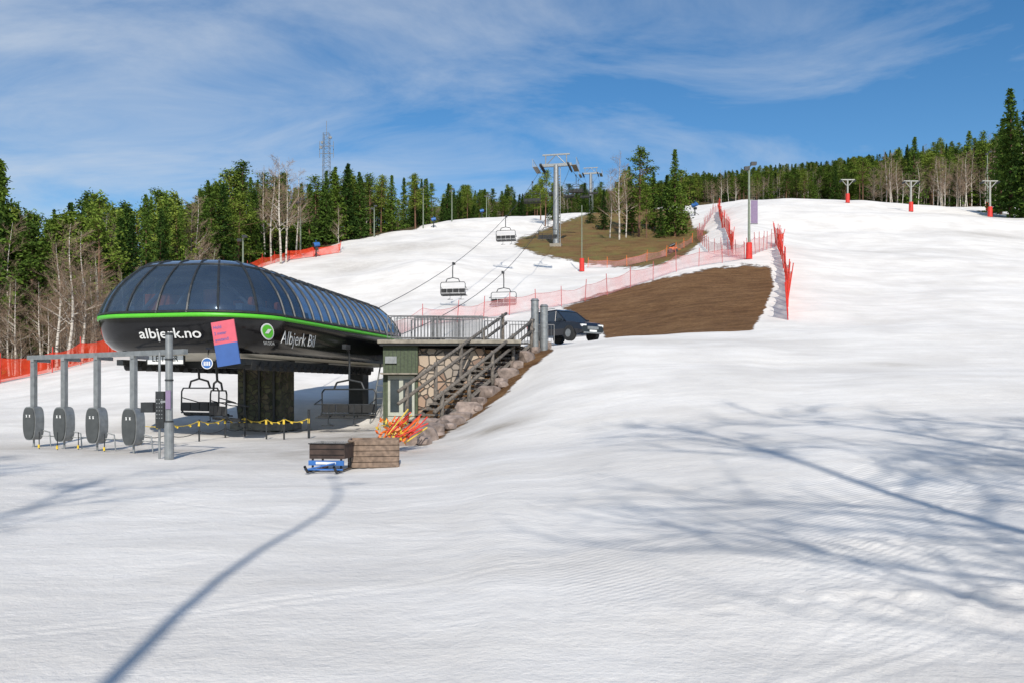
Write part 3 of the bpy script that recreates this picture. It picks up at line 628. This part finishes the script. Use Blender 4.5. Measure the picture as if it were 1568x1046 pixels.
# boulders
b=MB(); random.seed(5)
def boulder(c,s):
    bm=bmesh.new(); bmesh.ops.create_icosphere(bm,subdivisions=2,radius=1)
    off=random.random()*50; sx=Vector((s*random.uniform(.8,1.3),s*random.uniform(.8,1.2),s*random.uniform(.6,.9))); r=Euler((0,0,random.random()*6)).to_matrix()
    vs=[]
    for v in bm.verts:
        k=1+.4*mn.noise(v.co*1.1+Vector((off,0,0)))+.16*mn.noise(v.co*3+Vector((off,3,0))); p_=v.co*k; p_=Vector((max(-.75,min(.72,p_.x)),max(-.78,min(.75,p_.y)),max(-.8,min(.72,p_.z)))); vs.append(Vector(c)+r@Vector((p_.x*sx.x,p_.y*sx.y,p_.z*sx.z)))
    b.add(vs,[tuple(v.index for v in f.verts) for f in bm.faces],0); bm.free()
for px,d,s in((628,23.5,.5),(645,24,.6),(662,25.5,.6),(678,27,.45),(690,28.2,.6),(706,29.2,.45),(718,30.2,.6),(734,31.2,.4),(748,32.2,.6),(764,33.2,.4),(776,34,.55),(791,35,.35),(804,36,.5),(820,37,.35),(830,38,.4),(640,26,.5),(655,28,.5),(700,31,.45),(740,33.5,.45),(780,36,.45),(670,29.5,.4),(720,32.3,.45),(760,35,.4),(618,25.5,.4),(800,37.2,.4),(650,23,.25),(690,26.6,.25),(730,30,.22),(770,32.4,.22)):
    boulder(G(px,d,.12),s)
b.obj('boulders',[M_rock])
b=MB()
def barrier(c,w,rz,h=1.1):
    R=Matrix.Rotation(rz,3,'Z'); q=lambda x,z:Vector(c)+R@Vector((x,0,z))
    b.tube([q(-w/2,.15),q(-w/2,h),q(w/2,h),q(w/2,.15),q(-w/2,.15)],.022,6,0)
    for k in range(1,15): b.cyl(q(-w/2+w*k/15,.15),q(-w/2+w*k/15,h),.01,None,4,0,False)
    for s in(-1,1): b.box(q(s*w/3,.05),(.05,.6,.04),0,R)
for k,(x,y,r) in enumerate(((-4.4,35.2,.05),(-4.3,35.6,-.06),(-2.4,35.3,.02),(-2.2,35.7,.08),(-3.3,36.0,-.04),(-1.6,36.2,.1),(-4.2,36.5,.1),(-2.6,36.9,0),(-.2,38,.15),(-3.6,37.3,0),(1,39.5,.1))): barrier((x,y,3.8 if y<38.5 else gz(x,y)),2.2,r)
b.obj('crowd_barriers',[mat('dull_steel',(.20,.20,.20),.5,.4)])
b=MB()
for px,top in((819,458),(833,467)):
    c=P(px,top,37.5); b.cyl((c.x,c.y,gz(c.x,c.y)-.3),(c.x,c.y,c.z-.1),.18,None,20,0); b.cyl((c.x,c.y,c.z-.1),(c.x,c.y,c.z),.22,.14,20,0)
    for zz in(.5,1.1,1.6): b.cyl((c.x,c.y,c.z-zz),(c.x,c.y,c.z-zz+.05),.195,None,20,0)
b.obj('ventilation_pipes',[M_steel],None)
c=G(508,16.6); e=empty('equipment_sled',c,(0,0,math.radians(-6))); b=MB()
b.box((0,0,.43),(.74,.6,.30),0)
for z in(.36,.48): b.box((0,-.306,z),(.72,.012,.012),3)
b.box((0,-.34,.2),(.74,.04,.10),1); b.box((.0,-.365,.2),(.42,.012,.05),2); b.box((0,0,.59),(.78,.64,.02),3)
for s in(-.3,.3): b.tube([(s,-.75,.16),(s,-.6,.04),(s,.6,.03)],.03,6,3); b.cyl((s,-.3,.04),(s,-.3,.28),.025,None,6,3); b.cyl((s,.3,.04),(s,.3,.28),.025,None,6,3)
b.cyl((-.4,-.5,.08),(.4,-.5,.08),.02,None,6,1); b.cyl((-.35,-.5,.08),(.2,-.38,.2),.018,None,6,1)
b.obj('sled_body',[mat('brown_crate',(.05,.03,.022),.7,0,.4,8,.2),M_blue,M_white,M_black],e)
c=G(573,17.4); e=empty('wooden_planter',c,(0,0,math.radians(8))); b=MB()
for k in range(5): b.box((0,-.4,.06+.12*k),(1.05,.05,.11),0); b.box((0,.4,.06+.12*k),(1.05,.05,.11),0); b.box((-.52,0,.06+.12*k),(.05,.74,.11),0); b.box((.52,0,.06+.12*k),(.05,.74,.11),0)
b.box((0,0,.5),(1,.74,.1),1); b.obj('planks',[M_plank,M_bark],e,bevel=.008)
b=MB(); random.seed(3); c0=G(603,21.5,.35)
for k in range(22):
    a=c0+Vector((random.uniform(-.3,.35),random.uniform(-.3,.5),random.uniform(-.1,.2))); d=Vector((random.uniform(.3,1.0),random.uniform(-.2,.3),random.uniform(.3,.9))); b.cyl(a,a+d.normalized()*random.uniform(.5,1.0),.02,None,6,random.choice((0,0,1,2)))
for k in range(110):
    a=c0+Vector((random.uniform(-.45,.35),random.uniform(-.2,.3),random.uniform(-.1,.55))); u=Vector((random.uniform(-1,1),.2,random.uniform(-1,1))).normalized()*.08; w=Vector((random.uniform(-1,1),.4,random.uniform(-1,1))).normalized()*.05; b.add([a-u,a+w,a+u,a-w],[(0,1,2,3)],random.choice((1,2)))
b.obj('safety_poles_and_netting',[M_red,M_orange,M_yellow])
# ------------------------------------------------------------ fences
def fence(name,pts,h,net,post,step=2.2,lean=.08,pr=.03,sub=0):
    W=[(( px-784)/F*d,d) for px,d in pts]; b=MB(); P0=[]
    for i in range(len(W)-1):
        a=Vector(W[i]);c=Vector(W[i+1]); n=max(1,round((c-a).length/step))
        for k in range(n): P0.append(a.lerp(c,k/n))
    P0.append(Vector(W[-1])); tops=[];bots=[]
    for p_ in P0:
        g=gz(p_.x,p_.y); bt=Vector((p_.x,p_.y,g-.2)); tp=Vector((p_.x+random.gauss(0,lean),p_.y+random.gauss(0,lean),g+h+random.uniform(.05,.3))); b.cyl(bt,tp,pr,None,6,1); t2=bt.lerp(tp,(h+.1)/(h+.4)*random.uniform(.9,1)); tops.append(t2);bots.append(bt+Vector((0,0,.28)))
    for i in range(len(tops)-1):
        n=4; sg=random.uniform(.08,.28)
        for k in range(n):
            s=lambda A,B,t:A.lerp(B,t)-Vector((0,0,sg*4*t*(1-t)))
            b.add([bots[i].lerp(bots[i+1],k/n),bots[i].lerp(bots[i+1],(k+1)/n),s(tops[i],tops[i+1],(k+1)/n),s(tops[i],tops[i+1],k/n)],[(0,1,2,3)],0)
            b.cyl(s(tops[i],tops[i+1],k/n),s(tops[i],tops[i+1],(k+1)/n),.012,None,4,1,False)
    b.obj(name,[net,post])
random.seed(21)
fence('safety_net_fence',[(-250,52),(0,53),(80,56),(165,60),(230,64)],1.75,M_netred,M_red,2.6)
fence('safety_net_fence',[(300,84),(380,100),(440,108),(520,112)],1.5,M_netred,M_red,3)
M_pinkpost=mat('faded_red_post',(.45,.10,.10),.7)
fence('safety_net_fence',[(590,56),(700,60),(780,61),(860,63),(930,65),(1000,67),(1070,69.5),(1140,73)],1.5,M_netpink,M_pinkpost,2.6)
fence('safety_net_fence',[(1145,74),(1168,79),(1192,84)],1.8,M_netpink,M_pinkpost,1.5)
fence('safety_net_fence',[(1188,86),(1194,76),(1201,66),(1206,57),(1207,47)],2.1,M_netred,M_red,1.5,.2,.035)
fence('safety_net_fence',[(1122,78),(1118,90),(1106,112),(1100,140)],2.1,M_netred,M_red,2.6,.15,.035)
fence('safety_net_fence',[(1140,73),(1085,88),(1068,105),(1080,125),(1098,145)],1.5,M_netpink,M_pinkpost,3)
fence('safety_net_fence',[(900,96),(960,93),(1020,95),(1060,103)],1.1,M_netpink,M_orange,3)
# ------------------------------------------------------------ poles
M_gp=mat('grey_green_pole',(.20,.23,.17),.6,.2,.15)
def lamp(px,d,top,red=True,r=.11,arm=True,banner=False):
    g=G(px,d); h=P(px,top,d).z-g.z; b=MB(); b.cyl((0,0,-.4),(0,0,h),r,r*.6,10,0)
    if red: b.cyl((0,0,0),(0,0,1.5),.30,.27,12,1)
    if arm:
        b.tube([(0,0,h-.1),(.3,-.3,h+.15)],.05,6,0); b.box((.3,-.35,h+.12),(.5,.4,.25),2); b.box((-.3,-.3,h-.3),(.45,.3,.3),2)
    if banner: b.box((.48,0,h-4.2),(.62,.03,2.1),3); b.cyl((0,0,h-3.1),(.8,0,h-3.1),.03,None,6,2); b.cyl((0,0,h-5.3),(.8,0,h-5.3),.03,None,6,2)
    b.obj('light_pole',[M_gp,M_red,M_dark,M_purple],None,False,g)
lamp(1147,73,255,True,.14,True,True); lamp(891,92,315,True,.07,False)
for px,d,t in((460,112,308),(573,135,318),(648,150,288),(372,90,365),(1512,150,235),(692,160,292),(745,200,300)): lamp(px,d,t,px==1512,.13)
M_pale=mat('pale_steel',(.36,.36,.33),.6,.2)
def ttower(px,d,top):
    g=G(px,d); h=P(px,top,d).z-g.z; b=MB(); b.cyl((0,0,-.4),(0,0,h),.16,.13,10,0); b.cyl((0,0,0),(0,0,1.6),.36,.32,12,1); b.box((0,0,h),(2.4,.2,.16),0)
    for s in(-1,1):
        b.cyl((s*.2,0,h-1.0),(s*1.0,0,h-.1),.06,None,6,0)
        for k in(-.4,0,.4): b.cyl((s*1.2-.05,k,h-.25),(s*1.2+.05,k,h-.25),.16,None,10,2)
    b.obj('drag_lift_tower',[M_pale,M_red,M_dark],None,False,g)
for a in((1395,132,278),(1298,140,276),(1516,125,278)): ttower(*a)
def snowgun(px,d,s=1):
    g=G(px,d); b=MB(); b.cyl((0,0,-.3),(0,0,1.6),.12,None,8,2); b.cyl((-.5,-.1,2.0),(.55,.1,2.25),.42,.36,16,0); b.cyl((-.56,-.11,1.98),(-.49,-.1,2.0),.46,.46,16,1)
    for t in(0,2.1,4.2): b.cyl((0,0,.7),(math.cos(t)*.9,math.sin(t)*.9,0),.05,None,6,2)
    b.box((.1,0,1.4),(.5,.45,.4),2); b.tube([(0,.1,2.4),(0,.1,2.9)],.05,6,0); o=b.obj('snow_cannon',[M_blue,M_dark,M_dark],None,False,g); o.scale=(s,s,s); o.rotation_euler=(0,0,random.uniform(-1,1))
for a in((664,150,.75),(738,185,.8),(484,110,.8),(1064,148,.95)): snowgun(*a)
g=G(1030,98); b=MB(); b.box((0,0,.55),(1.2,.8,.4),0); b.cyl((-.5,0,.9),(.3,0,1.25),.2,.26,12,1); b.cyl((-.4,-.45,.28),(-.4,.45,.28),.28,None,12,2); b.cyl((.45,-.45,.28),(.45,.45,.28),.28,None,12,2); b.box((.9,0,.5),(.7,.08,.08),0); o=b.obj('pump_trailer',[M_orange,M_dark,M_rubber],None,False,g); o.scale=(.8,.8,.8)
d=150; g=G(500,d); h=P(500,186,d).z-g.z; b=MB(); k=24
for s in range(4):
    a=math.pi/4+s*math.pi/2; c=lambda z,a=a:Vector((math.cos(a)*(1.1-.4*z/h),math.sin(a)*(1.1-.4*z/h),z))
    a2=a+math.pi/2; c2_=lambda z,a=a2:Vector((math.cos(a)*(1.1-.4*z/h),math.sin(a)*(1.1-.4*z/h),z))
    b.cyl(c(0),c(h*.9),.05,None,5,0)
    for i in range(k): b.cyl(c(h*.9*i/k),c2_(h*.9*(i+1)/k),.022,None,4,0); b.cyl(c(h*.9*(i+1)/k),c2_(h*.9*(i+1)/k),.022,None,4,0)
b.cyl((0,0,h*.88),(0,0,h*1.0),.05,None,6,0)
for z,x in((.86,.9),(.78,-.9),(.82,-.7)): b.cyl((x,-.5,h*z),(x,-.7,h*z),.25,None,12,0)
for z in(.74,.8): b.box((0,0,h*z),(2.6,.08,.08),0); b.cyl((1.3,0,h*z-.8),(1.3,0,h*z+.9),.05,None,6,0); b.cyl((-1.3,0,h*z-.8),(-1.3,0,h*z+.9),.05,None,6,0)
b.obj('radio_mast',[mat('mast_steel',(.2,.21,.22),.6,.2)],None,False,g)
# ------------------------------------------------------------ car
def car(loc,rz,tilt=0):
    e=empty('parked_car',loc,(0,tilt,rz)); b=MB()
    S=[(-2.32,.45,.95,.80),(-2.2,.33,1.05,.90),(-1.6,.28,1.10,.95),(0,.28,1.08,.96),(.9,.28,1.06,.95),(1.5,.28,1.0,.94),(2.05,.32,.90,.90),(2.3,.40,.72,.80)]
    rings=[]
    for x,zb,zt,w in S: rings.append([(x,-w*.94,zb),(x,-w,(zb+zt)/2-.05),(x,-w*.96,zt-.08),(x,-w*.86,zt),(x,w*.86,zt),(x,w*.96,zt-.08),(x,w,(zb+zt)/2-.05),(x,w*.94,zb)])
    vs=[v for r in rings for v in r]; fs=[]
    for k in range(len(rings)-1):
        for i in range(8): j=(i+1)%8; fs.append((k*8+i,(k+1)*8+i,(k+1)*8+j,k*8+j))
    fs+= [tuple(range(8)),tuple(range(len(vs)-1,len(vs)-9,-1))]; b.add(vs,fs,0)
    v=[(-2.15,-.84,1.06),(1.05,-.84,1.04),(1.05,.84,1.04),(-2.15,.84,1.06),(-1.85,-.66,1.62),(.2,-.68,1.66),(.2,.68,1.66),(-1.85,.66,1.62)]
    b.add(v,[(0,1,5,4),(1,2,6,5),(2,3,7,6),(3,0,4,7)],1)
    b.add([(-1.9,-.68,1.62),(.25,-.69,1.66),(.25,.69,1.66),(-1.9,.68,1.62),(-1.7,-.56,1.72),(.0,-.58,1.74),(.0,.58,1.74),(-1.7,.56,1.72)],[(0,1,5,4),(1,2,6,5),(2,3,7,6),(3,0,4,7),(4,5,6,7)],0)
    for s in(-1,1):
        for x0,x1 in((-2.15,-1.87),(-.75,-.8),(.2,.1),(1.05,.22)): b.cyl((x0,s*.855,1.05),(x1,s*.69,1.64),.035,None,5,0)
        b.cyl((-1.6,s*.6,1.8),(-.1,s*.6,1.81),.025,None,6,2); b.box((.75,s*1.02,1.12),(.18,.2,.14),0)
        for x in(-1.4,1.4):
            b.cyl((x,s*.72,.36),(x,s*.965,.36),.42,None,24,3); b.cyl((x,s*.75,.36),(x,s*.985,.36),.35,None,24,3); b.cyl((x,s*.8,.36),(x,s*.992,.36),.22,None,12,2)
        b.box((2.2,s*.62,.74),(.18,.34,.13),4); b.box((-2.3,s*.68,.88),(.08,.25,.2),5)
    b.box((2.3,0,.62),(.06,.8,.16),2); b.box((2.33,0,.45),(.03,.52,.11),4); b.box((2.28,0,.36),(.08,1.3,.08),2)
    b.obj('body',[mat('car_paint',(.012,.014,.02),.18,.2,.1,1,0,.8),M_win,M_steel,M_rubber,M_white,M_red],e,bevel=.02)
g=G(864,44.5); car(g+Vector((0,0,.15)),math.radians(-52))
# ------------------------------------------------------------ light, sky, camera
EL=math.radians(36); tx=-.10
dirv=Vector((tx,1,0)).normalized()*math.cos(EL)+Vector((0,0,-math.sin(EL)))
sl=bpy.data.lights.new('sun','SUN'); sl.energy=4.3; sl.angle=math.radians(.6); sl.color=(1,.95,.87)
so=bpy.data.objects.new('sun',sl); scene.collection.objects.link(so); so.rotation_euler=dirv.to_track_quat('-Z','Y').to_euler()
w=bpy.data.worlds.new('World'); scene.world=w; w.use_nodes=True; nt=w.node_tree; nt.nodes.clear()
out=nt.nodes.new('ShaderNodeOutputWorld'); bg=nt.nodes.new('ShaderNodeBackground'); bg.inputs[1].default_value=.11
sky=nt.nodes.new('ShaderNodeTexSky'); sky.sky_type='NISHITA'; sky.sun_disc=False; sky.sun_elevation=EL; sky.sun_rotation=math.radians(180-6); sky.air_density=1.0; sky.dust_density=.3; sky.ozone_density=2.0; sky.altitude=200
hs=N(nt,'ShaderNodeHueSaturation',Saturation=1.32,Value=1.1); L(nt,sky.outputs[0],hs.inputs['Color'])
tc=N(nt,'ShaderNodeTexCoord'); sp=N(nt,'ShaderNodeSeparateXYZ'); L(nt,tc.outputs['Generated'],sp.inputs[0])
zz=math_('ADD',math_('MAXIMUM',sp.outputs[2],0.0),.16); cx=math_('DIVIDE',sp.outputs[0],zz); cy=math_('DIVIDE',sp.outputs[1],zz)
cb=N(nt,'ShaderNodeCombineXYZ'); L(nt,cx,cb.inputs[0]); L(nt,cy,cb.inputs[1])
mp=N(nt,'ShaderNodeMapping'); mp.inputs['Rotation'].default_value=(0,0,.5); mp.inputs['Scale'].default_value=(.9,1.6,1); mp.inputs['Location'].default_value=(1.3,4.2,0); L(nt,cb.outputs[0],mp.inputs[0])
n1=noise(1.7,10,.62,mp.outputs[0],.6); n2=noise(.6,3,.5,mp.outputs[0])
left=math_('MULTIPLY',sp.outputs[0],-.12)
r=ramp(nt,[(.43,0),(.76,.85)]); L(nt,math_('ADD',left,math_('ADD',math_('MULTIPLY',n1,.58),math_('MULTIPLY',n2,.42))),r.inputs[0])
c=mixc(r.outputs[0],hs.outputs[0],(5.6,6.2,7.0)); L(nt,c,bg.inputs[0]); L(nt,bg.outputs[0],out.inputs[0])
cd=bpy.data.cameras.new('camera'); cam=bpy.data.objects.new('camera',cd); scene.collection.objects.link(cam); cam.location=(0,0,CH); cam.rotation_euler=(math.pi/2,0,0)
cd.sensor_width=36; cd.lens=36*F/1568; cd.shift_y=(HY-523)/1568; cd.clip_start=.1; cd.clip_end=4000; scene.camera=cam
print('objects',len(bpy.data.objects))
